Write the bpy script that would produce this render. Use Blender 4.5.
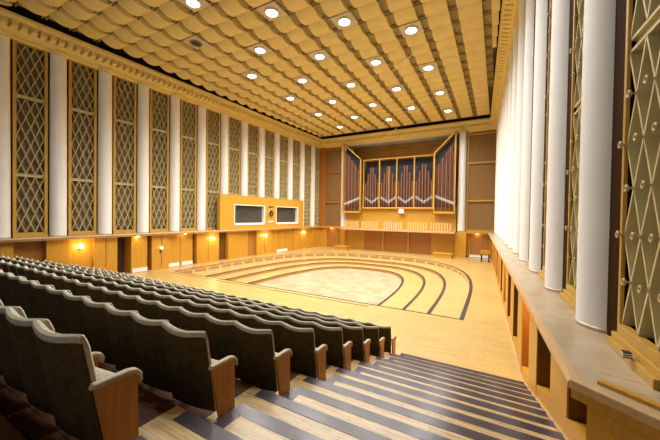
import bpy, math, random
from mathutils import Matrix, Vector
random.seed(7)
for o in list(bpy.data.objects):
    bpy.data.objects.remove(o)
SC = bpy.context.scene
COL = SC.collection
pi = math.pi
EYE = 3.76          # camera height above the parquet floor

# ------------------------------------------------------------------ camera
def camera():
    yaw, pitch, roll = 0.5096, 0.0147, 0.0152
    fw = Vector((-math.sin(yaw)*math.cos(pitch), math.cos(yaw)*math.cos(pitch), -math.sin(pitch)))
    r = Vector((math.cos(yaw), math.sin(yaw), 0))
    u = r.cross(fw)
    c, s = math.cos(roll), math.sin(roll)
    rr = r*c + u*s
    uu = -r*s + u*c
    cam = bpy.data.cameras.new('camera')
    cam.sensor_fit = 'HORIZONTAL'
    cam.sensor_width = 36
    cam.lens = 298.7/660*36
    cam.clip_start = 0.05
    cam.clip_end = 200
    o = bpy.data.objects.new('camera', cam)
    m = Matrix((rr, uu, -fw)).transposed().to_4x4()
    m.translation = (0, 0, EYE)
    o.matrix_world = m
    COL.objects.link(o)
    SC.camera = o
camera()

# ------------------------------------------------------------------ world, exposure
W = bpy.data.worlds.new('world')
SC.world = W
W.use_nodes = True
W.node_tree.nodes['Background'].inputs[0].default_value = (0.92, 0.96, 1.0, 1)
W.node_tree.nodes['Background'].inputs[1].default_value = 0.42
SC.view_settings.view_transform = 'Standard'
SC.view_settings.look = 'None'
SC.view_settings.gamma = 1
SC.view_settings.use_curve_mapping = False
SC.view_settings.exposure = 0.27
DOWNLIGHT_W = 560
DOWNLIGHT_COL = (1.0, 0.985, 0.96)
SCONCE_W = 25
SCONCE_COL = (1.0, 0.62, 0.22)

# ------------------------------------------------------------------ materials
MATS = {}
def nodes_of(name, rough=0.5, spec=0.5, metal=0.0):
    m = bpy.data.materials.new(name)
    m.use_nodes = True
    nt = m.node_tree
    b = nt.nodes['Principled BSDF']
    b.inputs['Roughness'].default_value = rough
    b.inputs['Specular IOR Level'].default_value = spec
    b.inputs['Metallic'].default_value = metal
    MATS[name] = m
    return m, nt, b
def mapping(nt, scale=(1, 1, 1), rot=(0, 0, 0), coord='Object'):
    tc = nt.nodes.new('ShaderNodeTexCoord')
    mp = nt.nodes.new('ShaderNodeMapping')
    mp.inputs['Scale'].default_value = scale
    mp.inputs['Rotation'].default_value = rot
    nt.links.new(tc.outputs[coord], mp.inputs['Vector'])
    return mp
def ramp(nt, fac, stops):
    r = nt.nodes.new('ShaderNodeValToRGB')
    e = r.color_ramp.elements
    e[0].position, e[0].color = stops[0][0], (*stops[0][1], 1)
    e[1].position, e[1].color = stops[-1][0], (*stops[-1][1], 1)
    for p, c in stops[1:-1]:
        k = e.new(p); k.color = (*c, 1)
    nt.links.new(fac, r.inputs[0])
    return r
def add_bump(nt, b, src, strength, dist=0.01):
    bp = nt.nodes.new('ShaderNodeBump')
    bp.inputs['Strength'].default_value = strength
    bp.inputs['Distance'].default_value = dist
    nt.links.new(src, bp.inputs['Height'])
    nt.links.new(bp.outputs[0], b.inputs['Normal'])
def plain(name, col, rough=0.5, spec=0.5, metal=0.0, var=0.08, scale=6, bump=0.0):
    m, nt, b = nodes_of(name, rough, spec, metal)
    mp = mapping(nt)
    n = nt.nodes.new('ShaderNodeTexNoise')
    n.inputs['Scale'].default_value = scale
    n.inputs['Detail'].default_value = 4
    nt.links.new(mp.outputs[0], n.inputs['Vector'])
    lo = tuple(max(0, c*(1-var)) for c in col); hi = tuple(min(1, c*(1+var)) for c in col)
    r = ramp(nt, n.outputs[0], [(0.3, lo), (0.7, hi)])
    nt.links.new(r.outputs[0], b.inputs['Base Color'])
    if bump: add_bump(nt, b, n.outputs[0], bump)
    return m
def wood(name, lo, hi, rough=0.38, grain=(9, 9, 0.6), spec=0.45, joints=None):
    """vertical grain by default: stretched noise along z"""
    m, nt, b = nodes_of(name, rough, spec)
    mp = mapping(nt, grain)
    n = nt.nodes.new('ShaderNodeTexNoise')
    n.inputs['Scale'].default_value = 2.2
    n.inputs['Detail'].default_value = 6
    n.inputs['Roughness'].default_value = 0.62
    n.inputs['Distortion'].default_value = 0.5
    nt.links.new(mp.outputs[0], n.inputs['Vector'])
    r = ramp(nt, n.outputs[0], [(0.28, lo), (0.5, tuple((a+b_)/2 for a, b_ in zip(lo, hi))), (0.75, hi)])
    nt.links.new(r.outputs[0], b.inputs['Base Color'])
    add_bump(nt, b, n.outputs[0], 0.05)
    return m
def planks(name, c1, c2, mortar, wid, hei, rot=0.0, rough=0.3, gap=0.006, spec=0.5):
    m, nt, b = nodes_of(name, rough, spec)
    mp = mapping(nt, (1, 1, 1), (0, 0, rot))
    br = nt.nodes.new('ShaderNodeTexBrick')
    br.offset = 0.37
    br.inputs['Color1'].default_value = (*c1, 1)
    br.inputs['Color2'].default_value = (*c2, 1)
    br.inputs['Mortar'].default_value = (*mortar, 1)
    br.inputs['Scale'].default_value = 1
    br.inputs['Mortar Size'].default_value = gap
    br.inputs['Mortar Smooth'].default_value = 0.4
    br.inputs['Bias'].default_value = 0.0
    br.inputs['Brick Width'].default_value = wid
    br.inputs['Row Height'].default_value = hei
    nt.links.new(mp.outputs[0], br.inputs['Vector'])
    mp2 = mapping(nt, (1.5, 14, 1), (0, 0, rot))
    n = nt.nodes.new('ShaderNodeTexNoise')
    n.inputs['Scale'].default_value = 1.6
    n.inputs['Detail'].default_value = 6
    nt.links.new(mp2.outputs[0], n.inputs['Vector'])
    r = ramp(nt, n.outputs[0], [(0.25, (0.72, 0.70, 0.66)), (0.75, (1, 1, 1))])
    mx = nt.nodes.new('ShaderNodeMixRGB')
    mx.blend_type = 'MULTIPLY'; mx.inputs[0].default_value = 0.8
    nt.links.new(br.outputs[0], mx.inputs[1]); nt.links.new(r.outputs[0], mx.inputs[2])
    nt.links.new(mx.outputs[0], b.inputs['Base Color'])
    rr = nt.nodes.new('ShaderNodeMath'); rr.operation = 'MULTIPLY_ADD'
    rr.inputs[1].default_value = 0.25; rr.inputs[2].default_value = rough-0.1
    nt.links.new(n.outputs[0], rr.inputs[0]); nt.links.new(rr.outputs[0], b.inputs['Roughness'])
    return m
def glow(name, col, strength):
    m = bpy.data.materials.new(name)
    m.use_nodes = True
    nt = m.node_tree
    b = nt.nodes['Principled BSDF']
    b.inputs['Base Color'].default_value = (*col, 1)
    b.inputs['Emission Color'].default_value = (*col, 1)
    b.inputs['Emission Strength'].default_value = strength
    MATS[name] = m
    return m
planks('parquet', (0.60, 0.42, 0.145), (0.51, 0.34, 0.105), (0.33, 0.20, 0.06), 0.62, 0.085)
planks('stage_parquet', (0.60, 0.43, 0.16), (0.53, 0.36, 0.12), (0.45, 0.30, 0.14), 0.6, 0.085)
planks('pit_parquet', (0.52, 0.43, 0.28), (0.42, 0.31, 0.17), (0.50, 0.36, 0.2), 0.55, 0.55)
planks('stair_parquet', (0.57, 0.41, 0.19), (0.46, 0.32, 0.14), (0.30, 0.19, 0.08), 0.30, 0.07, rough=0.26, gap=0.003)
planks('dark_planks', (0.10, 0.038, 0.010), (0.062, 0.023, 0.006), (0.02, 0.008, 0.004), 1.3, 0.14, rough=0.55, spec=0.12)  # brown seating floor, darkened further to hold the shadow between the rows
wood('stripe', (0.040, 0.031, 0.036), (0.070, 0.056, 0.066), rough=0.22, grain=(1, 9, 1))
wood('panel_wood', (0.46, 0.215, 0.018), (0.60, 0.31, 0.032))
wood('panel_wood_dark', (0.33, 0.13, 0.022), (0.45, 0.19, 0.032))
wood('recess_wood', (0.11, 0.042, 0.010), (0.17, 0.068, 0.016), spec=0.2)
wood('door_dark', (0.035, 0.018, 0.010), (0.06, 0.03, 0.016), rough=0.5)
wood('ledge_wood', (0.48, 0.29, 0.13), (0.62, 0.40, 0.19), grain=(9, 0.6, 9))
wood('frame_wood', (0.44, 0.25, 0.035), (0.56, 0.33, 0.05))
wood('casing_dark', (0.026, 0.010, 0.002), (0.045, 0.018, 0.003), rough=0.7, spec=0.04)
wood('organ_wood', (0.50, 0.26, 0.028), (0.62, 0.35, 0.045))
wood('side_panel_wood', (0.40, 0.135, 0.02), (0.52, 0.19, 0.03), rough=0.35)
wood('riser_wood', (0.36, 0.19, 0.055), (0.46, 0.26, 0.08), grain=(3, 3, 9))
wood('block_wood', (0.62, 0.40, 0.15), (0.72, 0.48, 0.20))
wood('slat_fabric', (0.20, 0.105, 0.032), (0.32, 0.18, 0.055), rough=0.8, grain=(16, 16, 0.4))
plain('marble', (0.44, 0.335, 0.21), 0.32, var=0.18, scale=3)
plain('column_white', (0.80, 0.79, 0.76), 0.55, var=0.03, scale=1.5)
plain('cornice_cream', (0.80, 0.62, 0.22), 0.6, var=0.06, scale=4)
plain('tile_cream', (0.78, 0.605, 0.235), 0.55, var=0.05, scale=2)
plain('ceiling_brown', (0.16, 0.11, 0.04), 0.8)
plain('beam_cream', (0.34, 0.25, 0.09), 0.7)
plain('plenum_dark', (0.02, 0.014, 0.010), 0.9)
plain('wall_cream', (0.62, 0.46, 0.22), 0.7)
plain('plaster_white', (0.80, 0.76, 0.68), 0.7)
plain('lattice_cream', (0.54, 0.46, 0.23), 0.5)
plain('grille_cloth', (0.27, 0.205, 0.13), 0.85, var=0.12, scale=14)
plain('brass', (0.62, 0.42, 0.16), 0.35, metal=0.6)
plain('knob_cream', (0.50, 0.38, 0.18), 0.4)
plain('plate_beige', (0.62, 0.53, 0.36), 0.6)
plain('metal_dark', (0.05, 0.045, 0.04), 0.4, metal=0.5)
plain('arm_pad', (0.42, 0.35, 0.22), 0.6, var=0.15, scale=20)
plain('white_paint', (0.82, 0.80, 0.76), 0.5)
plain('black', (0.015, 0.014, 0.014), 0.5)
plain('window_glass', (0.045, 0.05, 0.05), 0.08, spec=0.9)
plain('organ_black', (0.018, 0.022, 0.035), 0.6)
plain('pipe_copper', (0.30, 0.14, 0.08), 0.38, metal=0.4, var=0.25)
plain('pipe_dark', (0.15, 0.075, 0.06), 0.38, metal=0.4, var=0.25)
plain('pipe_gold', (0.62, 0.34, 0.08), 0.4, metal=0.4)
plain('pipe_silver', (0.52, 0.52, 0.55), 0.4, metal=0.3)
plain('velvet_shaded', (0.066, 0.042, 0.013), 0.85, spec=0.2, var=0.3, scale=18, bump=0.1)  # seat velvet darkened in colour for rear faces turned from the light
plain('velvet_lit', (0.46, 0.425, 0.32), 0.85, spec=0.2, var=0.16, scale=30, bump=0.1)  # seat velvet paled in colour where light falls from above
wood('seat_wood', (0.38, 0.135, 0.018), (0.54, 0.215, 0.032), rough=0.35)
wood('arm_wood', (0.50, 0.36, 0.20), (0.64, 0.48, 0.29), rough=0.4)
glow('lamp_white', (1.0, 0.97, 0.92), 14)
glow('lamp_warm', (1.0, 0.80, 0.42), 16)
glow('lamp_small', (1.0, 0.85, 0.55), 7)

# ------------------------------------------------------------------ mesh helpers
class MB:
    def __init__(self):
        self.v = []; self.f = []; self.mi = []
        self.cur = 0
    def add(self, vs, fs):
        n = len(self.v)
        self.v += [tuple(p) for p in vs]
        for f in fs:
            self.f.append(tuple(n+i for i in f)); self.mi.append(self.cur)
        return self
    def box(self, x0, x1, y0, y1, z0, z1):
        return self.add([(x0,y0,z0),(x1,y0,z0),(x1,y1,z0),(x0,y1,z0),(x0,y0,z1),(x1,y0,z1),(x1,y1,z1),(x0,y1,z1)],
                        [(0,3,2,1),(4,5,6,7),(0,1,5,4),(1,2,6,5),(2,3,7,6),(3,0,4,7)])
    def prism(self, poly, a, b, axis='z'):
        """polygon of 2D points extruded from a to b; axis z: (x,y), x: (y,z), y: (x,z)"""
        def P(p, h):
            return {'z': (p[0], p[1], h), 'x': (h, p[0], p[1]), 'y': (p[0], h, p[1])}[axis]
        n = len(poly)
        vs = [P(p, a) for p in poly]+[P(p, b) for p in poly]
        fs = [tuple(range(n))[::-1], tuple(range(n, 2*n))]
        fs += [(i, (i+1) % n, n+(i+1) % n, n+i) for i in range(n)]
        return self.add(vs, fs)
    def lathe(self, prof, n=24, c=(0, 0, 0), axis='z', caps=True, a0=0, a1=2*pi):
        full = abs(a1-a0-2*pi) < 1e-6
        m = n if full else n+1
        vs = []
        for r, h in prof:
            for i in range(m):
                t = a0+(a1-a0)*i/n
                x, y = r*math.cos(t), r*math.sin(t)
                p = {'z': (x, y, h), 'x': (h, x, y), 'y': (x, h, y)}[axis]
                vs.append((p[0]+c[0], p[1]+c[1], p[2]+c[2]))
        fs = []
        for j in range(len(prof)-1):
            for i in range(n):
                k = (i+1) % m
                fs.append((j*m+i, j*m+k, (j+1)*m+k, (j+1)*m+i))
        if caps and full:
            fs.append(tuple(range(m))[::-1]); fs.append(tuple((len(prof)-1)*m+i for i in range(m)))
        return self.add(vs, fs)
    def bar(self, p, q, w, d, up=(1, 0, 0)):
        """rectangular bar from p to q: width w across, depth d along 'up'"""
        p, q, up = Vector(p), Vector(q), Vector(up)
        a = (q-p).normalized(); s = a.cross(up).normalized()*w/2; t = up.normalized()*d/2
        vs = [p-s-t, p+s-t, p+s+t, p-s+t, q-s-t, q+s-t, q+s+t, q-s+t]
        return self.add(vs, [(0,3,2,1),(4,5,6,7),(0,1,5,4),(1,2,6,5),(2,3,7,6),(3,0,4,7)])
    def tube(self, pts, r, n=8):
        pts = [Vector(p) for p in pts]
        vs = []; fs = []
        for i, p in enumerate(pts):
            a = (pts[min(i+1, len(pts)-1)]-pts[max(i-1, 0)]).normalized()
            ref = Vector((0, 0, 1)) if abs(a.z) < 0.9 else Vector((1, 0, 0))
            s = a.cross(ref).normalized(); t = s.cross(a)
            for k in range(n):
                an = 2*pi*k/n
                vs.append(p+s*r*math.cos(an)+t*r*math.sin(an))
        for i in range(len(pts)-1):
            for k in range(n):
                fs.append((i*n+k, i*n+(k+1) % n, (i+1)*n+(k+1) % n, (i+1)*n+k))
        fs.append(tuple(range(n))[::-1]); fs.append(tuple((len(pts)-1)*n+k for k in range(n)))
        return self.add(vs, fs)
    def grid(self, fn, nu, nv, both=None):
        vs = [fn(i/nu, j/nv) for i in range(nu+1) for j in range(nv+1)]
        fs = [(i*(nv+1)+j, (i+1)*(nv+1)+j, (i+1)*(nv+1)+j+1, i*(nv+1)+j+1) for i in range(nu) for j in range(nv)]
        return self.add(vs, fs)
    def build(self, name, mats, parent=None, smooth=False, loc=None, rz=0, bevel=0, fix=True):
        me = bpy.data.meshes.new(name)
        me.from_pydata(self.v, [], self.f)
        if isinstance(mats, str): mats = [mats]
        for m in mats: me.materials.append(MATS[m])
        if len(mats) > 1: me.polygons.foreach_set('material_index', self.mi)
        me.update()
        if fix:
            import bmesh
            bm = bmesh.new(); bm.from_mesh(me)
            bmesh.ops.recalc_face_normals(bm, faces=bm.faces)
            bm.to_mesh(me); bm.free()
        if smooth:
            me.polygons.foreach_set('use_smooth', [True]*len(me.polygons))
            try: me.set_sharp_from_angle(angle=math.radians(38))
            except Exception: pass
        o = bpy.data.objects.new(name, me)
        COL.objects.link(o)
        if loc is not None: o.location = loc
        if rz: o.rotation_euler = (0, 0, rz)
        if parent is not None: o.parent = parent
        if bevel:
            b = o.modifiers.new('bevel', 'BEVEL'); b.width = bevel; b.segments = 2; b.limit_method = 'ANGLE'
        return o
def tag(o, label=None, cat=None, group=None, kind=None):
    if label: o['label'] = label
    if cat: o['category'] = cat
    if group: o['group'] = group
    if kind: o['kind'] = kind
    return o
def struct(o, label=None):
    o['kind'] = 'structure'
    if label: o['label'] = label
    return o
def empty(name, loc=(0, 0, 0), rz=0, label=None, cat=None, group=None):
    o = bpy.data.objects.new(name, None)
    COL.objects.link(o)
    o.location = loc; o.rotation_euler = (0, 0, rz)
    return tag(o, label, cat, group)
def copy_tree(o, parent=None, skip=()):
    c = o.copy(); COL.objects.link(c)
    c.parent = parent
    for ch in list(o.children):
        if ch.name.split('.')[0] not in skip:
            copy_tree(ch, c)
    return c
def light(name, kind, loc, energy, col, parent=None, **kw):
    l = bpy.data.lights.new(name, kind)
    l.energy = energy; l.color = col
    for k, v in kw.items(): setattr(l, k, v)
    o = bpy.data.objects.new(name, l); COL.objects.link(o)
    o.location = loc
    if parent is not None: o.parent = parent
    return o
ORD = ['first','second','third','fourth','fifth','sixth','seventh','eighth','ninth','tenth','eleventh','twelfth','thirteenth',
       'fourteenth','fifteenth','sixteenth','seventeenth','eighteenth','nineteenth','twentieth','twenty-first','twenty-second',
       'twenty-third','twenty-fourth','twenty-fifth','twenty-sixth','twenty-seventh','twenty-eighth']

# ------------------------------------------------------------------ hall frame: the two long walls converge towards the organ
LX0, LT = -19.911, 0.0458      # left ledge edge: x = LX0 + LT*y
RX0, RT = 0.697, 0.0446        # right ledge edge: x = RX0 - RT*y
BY = 30.95                     # back ledge edge
LZ = 2.45                      # ledge top
CZ = 12.05                     # underside of the cornice
CT = 12.95                     # top lip of the cornice
AL, AR = math.atan(LT), math.atan(RT)
def LP(y, d, z):  # d = distance behind the left ledge edge
    return (LX0+LT*y-d, y, z)
def RP(y, d, z):
    return (RX0-RT*y+d, y, z)
Y0, Y1 = -6.0, 34.5

# ------------------------------------------------------------------ stage curves
STAGE_Y = 12.0
CX = -9.6
RINGS = [(8.45, 27.3, 0.0), (7.05, 26.1, -0.36), (5.82, 25.1, -0.54), (4.40, 23.95, -0.72)]
PIT_Z = -0.90
def ring_pts(w, top, n=72, expo=2.9, cy=14.0):
    """from the right front corner over the far end to the left front corner"""
    pts = [(CX+w, STAGE_Y), (CX+w, STAGE_Y+(cy-STAGE_Y)*0.5)]
    for i in range(n+1):
        t = pi*i/n
        c, s = math.cos(t), math.sin(t)
        x = CX+w*math.copysign(abs(c)**(2/expo), c)
        y = cy+(top-cy)*abs(s)**(2/expo)
        pts.append((x, y))
    pts += [(CX-w, STAGE_Y+(cy-STAGE_Y)*0.5), (CX-w, STAGE_Y)]
    return pts
def build_floor():
    m = MB()
    xa, xb, yb = -21.6, 2.6, 34.3
    m.add([(xa, Y0, 0), (xb, Y0, 0), (xb, STAGE_Y, 0), (xa, STAGE_Y, 0)], [(0, 1, 2, 3)])
    P = ring_pts(*RINGS[0][:2])
    cy = STAGE_Y
    def out(p):
        dx, dy = p[0]-CX, p[1]-cy
        k = 1e9
        if dx > 1e-6: k = min(k, (xb-CX)/dx)
        if dx < -1e-6: k = min(k, (xa-CX)/dx)
        if dy > 1e-6: k = min(k, (yb-cy)/dy)
        return (CX+dx*k, cy+dy*k)
    Q = [out(p) for p in P]
    for i in range(len(P)-1):
        q0, q1 = Q[i], Q[i+1]
        vs = [(*P[i], 0), (*q0, 0)]
        if abs(q0[0]-q1[0]) > 1e-4 and abs(q0[1]-q1[1]) > 1e-4:
            vs.append((xb if q0[0] > CX else xa, yb, 0))
        vs += [(*q1, 0), (*P[i+1], 0)]
        m.add(vs, [tuple(range(len(vs)))])
    # slab under it so that the floor has a body
    f = struct(m.build('floor', 'parquet', fix=False), 'pale golden parquet floor between the seating and the walls')
    # the sunken orchestra terraces
    for k in range(4):
        w, t, z = RINGS[k]
        zn = RINGS[k+1][2] if k < 3 else PIT_Z
        A = ring_pts(w, t)
        r = MB()
        for i in range(len(A)-1):
            r.add([(*A[i], z), (*A[i+1], z), (*A[i+1], zn), (*A[i], zn)], [(0, 1, 2, 3)])
        r.build('stage_riser', 'riser_wood', f)
        tr = MB()
        if k < 3:
            B = ring_pts(*RINGS[k+1][:2])
            for i in range(len(A)-1):
                tr.add([(*A[i], zn), (*A[i+1], zn), (*B[i+1], zn), (*B[i], zn)], [(0, 1, 2, 3)])
            tr.build('terrace', 'stage_parquet', f, fix=False)
        else:
            n = len(A)
            tr.add([(*p, zn) for p in A], [tuple(range(n))])
            tr.build('terrace', 'pit_parquet', f, fix=False)
        # dark nosing band along the edge of the upper tread
        s = MB()
        sw = 0.16
        C = []
        for i, p in enumerate(A):
            a = Vector(A[max(i-1, 0)]); b = Vector(A[min(i+1, len(A)-1)])
            t_ = (b-a).normalized(); nrm = Vector((t_.y, -t_.x))
            C.append((p[0]+nrm.x*sw, p[1]+nrm.y*sw))
        for i in range(len(A)-1):
            s.add([(*A[i], z+0.004), (*C[i], z+0.004), (*C[i+1], z+0.004), (*A[i+1], z+0.004),
                   (*A[i], z-0.03), (*A[i+1], z-0.03)], [(0, 1, 2, 3), (0, 3, 5, 4)])
        s.build('nosing_band', 'stripe', f)
    # front wall of the pit and its two dark lines
    fr = MB()
    fr.add([(CX-8.45, STAGE_Y, 0), (CX+8.45, STAGE_Y, 0), (CX+8.45, STAGE_Y, PIT_Z), (CX-8.45, STAGE_Y, PIT_Z)], [(0, 1, 2, 3)])
    fr.build('pit_front', 'riser_wood', f)
    ln = MB()
    ln.box(CX-8.55, CX+8.62, STAGE_Y-0.09, STAGE_Y, 0.001, 0.005)
    ln.box(CX-8.55, CX+5.0, STAGE_Y-0.42, STAGE_Y-0.36, 0.001, 0.005)
    ln.build('edge_line', 'stripe', f)
    # light blocks that divide the dark slots in the tall outer riser
    A = [Vector(p) for p in ring_pts(8.45, 27.3, 160)]
    bl = MB(); sl = MB(); acc = 0; nextb = 0.3
    z, zn = 0.0, -0.36
    for i in range(len(A)-1):
        d = (A[i+1]-A[i]).length
        t_ = (A[i+1]-A[i]).normalized(); nin = Vector((-t_.y, t_.x))
        while acc+d >= nextb:
            p = A[i]+t_*(nextb-acc)+nin*0.012
            bl.bar((p.x-t_.x*0.11, p.y-t_.y*0.11, -0.19), (p.x+t_.x*0.11, p.y+t_.y*0.11, -0.19), 0.34, 0.03, (nin.x, nin.y, 0))
            nextb += 1.12
        acc += d
        for zz, h in ((-0.05, 0.06), (-0.33, 0.06)):
            sl.bar((A[i].x+nin.x*0.004, A[i].y+nin.y*0.004, zz), (A[i+1].x+nin.x*0.004, A[i+1].y+nin.y*0.004, zz), h, 0.02, (nin.x, nin.y, 0))
    bl.build('riser_block', 'block_wood', f)
    sl.build('riser_rail', 'block_wood', f)
    return f
FLOOR = build_floor()

# ------------------------------------------------------------------ walls, ledges, cornices
def wall_profile_strip(prof, ys, pt):
    """sweep a (d, z) profile along the wall"""
    m = MB()
    n = len(prof)
    vs = [pt(y, d, z) for y in ys for d, z in prof]
    fs = [(j*n+i, j*n+(i+1) % n, (j+1)*n+(i+1) % n, (j+1)*n+i) for j in range(len(ys)-1) for i in range(n)]
    fs += [tuple(range(n)), tuple((len(ys)-1)*n+i for i in range(n))]
    return m.add(vs, fs)
def BP(x, d, z):  # back wall, d behind the back ledge edge
    return (x, BY+d, z)

CORN = [(1.3, CZ-0.1), (0.66, CZ-0.1), (0.62, CZ), (0.42, CZ+0.02), (0.40, CZ+0.18), (0.34, CZ+0.24), (0.34, CZ+0.42), (0.26, CZ+0.46),
        (0.12, CZ+0.62), (0.08, CZ+0.72), (0.0, CZ+0.76), (-0.02, CT-0.04), (0.06, CT), (1.3, CT)]
YB = BY+0.3
def cornices():
    spec = [('cornice_left', LP, Y0, BY+0.6), ('cornice_right', RP, Y0, BY+0.6)]
    for nm, pt, a, b in spec:
        o = wall_profile_strip(CORN, [a, b], pt).build('trim_'+('1' if 'left' in nm else '2'), 'cornice_cream')
        struct(o, 'cream moulded cornice with a row of ornament along the '+('left' if 'left' in nm else 'right')+' wall')
        e = MB(); q = MB()
        y = a if 'left' in nm else 0.0
        y = max(y, 0.5)
        while y < BY:
            # leaf-like blocks of the ornament band
            for (d0, d1, z0, z1, w) in ((0.10, 0.36, CZ+0.24, CZ+0.58, 0.24),):
                P = [pt(y, d0, z1), pt(y+w, d0, z1), pt(y+w, d1, z0), pt(y, d1, z0), pt(y+0.04, d0-0.06, z0+0.10), pt(y+w-0.04, d0-0.06, z0+0.10)]
                e.add(P, [(0, 1, 5, 4), (4, 5, 2, 3), (0, 4, 3), (1, 2, 5)])
            y += 0.34
        yy = max(a, 0.5)
        while yy < BY:
            q.add([pt(yy, -0.045, CT-0.17), pt(yy+0.1, -0.045, CT-0.17), pt(yy+0.1, -0.045, CT-0.07), pt(yy, -0.045, CT-0.07),
                   pt(yy, 0.05, CT-0.17), pt(yy+0.1, 0.05, CT-0.17), pt(yy+0.1, 0.05, CT-0.07), pt(yy, 0.05, CT-0.07)],
                  [(0, 1, 2, 3), (0, 4, 5, 1), (1, 5, 6, 2), (3, 2, 6, 7), (0, 3, 7, 4)])
            yy += 0.17
        e.build('ornament_band', 'cornice_cream', o)
        q.build('dentil_band', 'cornice_cream', o)
    xa, xb = LX0+LT*BY, RX0-RT*BY
    o = wall_profile_strip([(min(d, 0.7), z) for d, z in CORN], [xa-0.6, xb+0.6], BP).build('trim_3', 'cornice_cream')
    struct(o, 'cream moulded cornice over the organ on the back wall')
    q = MB(); e = MB()
    x = xa
    while x < xb:
        q.box(x, x+0.1, BY-0.045, BY+0.05, CT-0.17, CT-0.07)
        x += 0.17
    x = xa+0.3
    while x < xb-0.3:
        e.add([(x, BY+.13, CZ+.5), (x+.2, BY+.13, CZ+.5), (x+.2, BY+.36, CZ+.3), (x, BY+.36, CZ+.3), (x+.04, BY+.08, CZ+.36), (x+.16, BY+.08, CZ+.36)],
              [(0, 1, 5, 4), (4, 5, 2, 3), (0, 4, 3), (1, 2, 5)])
        x += 0.34
    q.build('dentil_band', 'cornice_cream', o); e.build('ornament_band', 'cornice_cream', o)
cornices()

LEDGE = [(1.25, LZ), (0.0, LZ), (-0.02, LZ-0.03), (-0.02, LZ-0.07), (0.03, LZ-0.08), (0.03, LZ-0.12), (0.10, LZ-0.15), (0.30, LZ-0.15), (1.25, LZ-0.15)]
def slab_sweep(ys, pt, name, label):
    prof = [(1.25, LZ), (0.06, LZ), (0.06, LZ-0.15), (1.25, LZ-0.15)]
    o = struct(wall_profile_strip(prof, ys, pt).build(name, 'marble'), label)
    edge = [(0.06, LZ+0.006), (0.0, LZ+0.006), (-0.025, LZ-0.03), (-0.015, LZ-0.075), (0.03, LZ-0.085), (0.03, LZ-0.15), (0.06, LZ-0.15)]
    wall_profile_strip(edge, ys, pt).build('ledge_edge', 'ledge_wood', o, smooth=False)
    return o
YK = 3.10  # where the right ledge turns away from the stairs
slab_sweep([Y0, BY+0.5], LP, 'trim_4', 'pale ledge running below the white columns on the left wall')
slab_sweep([YK, BY+0.5], RP, 'trim_5', 'pale stone ledge running below the white columns on the right wall')

# upper walls (behind the lattice panels), lower walls with recesses
UP = 1.15
def wall_box(pt, y0, y1, d0, d1, z0, z1, m=None):
    m = m or MB()
    vs = [pt(y0, d0, z0), pt(y1, d0, z0), pt(y1, d1, z0), pt(y0, d1, z0), pt(y0, d0, z1), pt(y1, d0, z1), pt(y1, d1, z1), pt(y0, d1, z1)]
    return m.add(vs, [(0,3,2,1),(4,5,6,7),(0,1,5,4),(1,2,6,5),(2,3,7,6),(3,0,4,7)])
WL = struct(wall_box(LP, Y0, Y1, UP, UP+0.4, -1.2, 14.2).build('wall_left', 'casing_dark'), 'dark backing of the left hall wall')
WR = struct(wall_box(RP, 3.0, Y1, UP, UP+0.4, -1.2, 14.2).build('wall_right', 'casing_dark'), 'dark backing of the right hall wall')
wall_box(RP, Y0, 3.0, 1.9, 2.3, -1.2, 14.2).build('wall_return', 'casing_dark', WR)
# dark strip above the cornices
m = wall_box(LP, Y0, BY+1, 0.75, 0.8, CT-0.05, 14.1); wall_box(RP, Y0, BY+1, 0.75, 0.8, CT-0.05, 14.1, m)
m.box(-20, 1, BY+0.75, BY+0.8, CT-0.05, 14.1)
m.build('plenum_strip', 'plenum_dark', WL)
m = MB(); m.box(-22, 4, Y0, Y1, 14.0, 14.3)
roof = m.build('roof_slab', 'plenum_dark', None)

# left lower wall: (y0, y1, d of the face, material)
def lower_left():
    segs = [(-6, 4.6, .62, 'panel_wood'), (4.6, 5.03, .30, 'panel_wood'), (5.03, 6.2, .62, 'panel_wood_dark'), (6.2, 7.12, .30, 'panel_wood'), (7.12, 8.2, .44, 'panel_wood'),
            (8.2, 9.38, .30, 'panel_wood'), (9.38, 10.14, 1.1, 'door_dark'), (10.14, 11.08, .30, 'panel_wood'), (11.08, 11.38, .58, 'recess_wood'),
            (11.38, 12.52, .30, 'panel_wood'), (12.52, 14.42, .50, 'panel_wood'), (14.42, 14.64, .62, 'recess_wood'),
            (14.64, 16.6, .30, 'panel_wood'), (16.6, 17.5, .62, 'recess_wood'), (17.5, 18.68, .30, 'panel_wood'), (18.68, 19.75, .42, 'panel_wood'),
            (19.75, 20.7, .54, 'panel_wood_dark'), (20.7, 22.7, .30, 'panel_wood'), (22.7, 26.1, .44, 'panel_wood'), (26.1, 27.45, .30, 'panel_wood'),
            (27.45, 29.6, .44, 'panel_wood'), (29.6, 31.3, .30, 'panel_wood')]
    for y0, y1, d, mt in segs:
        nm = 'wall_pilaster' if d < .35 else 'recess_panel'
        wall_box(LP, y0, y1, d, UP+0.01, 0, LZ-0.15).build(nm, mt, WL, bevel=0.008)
    # panel seams in the recessed double doors and boards
    s = MB()
    for y, d in ((13.45, .49), (23.8, .43), (24.9, .43), (15.6, .29), (21.7, .29), (8.8, .29), (12.0, .29)):
        wall_box(LP, y-0.012, y+0.012, d, d+0.02, 0.12, LZ-0.2, s)
    s.build('panel_seam', 'recess_wood', WL)
lower_left()
SLOTS = []
def floor_z(y):
    """height of the stairs beside the right wall"""
    return max(0.0, 0.147*math.ceil((7.82-y)/0.4755)) if y < 7.82 else 0.0
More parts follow.
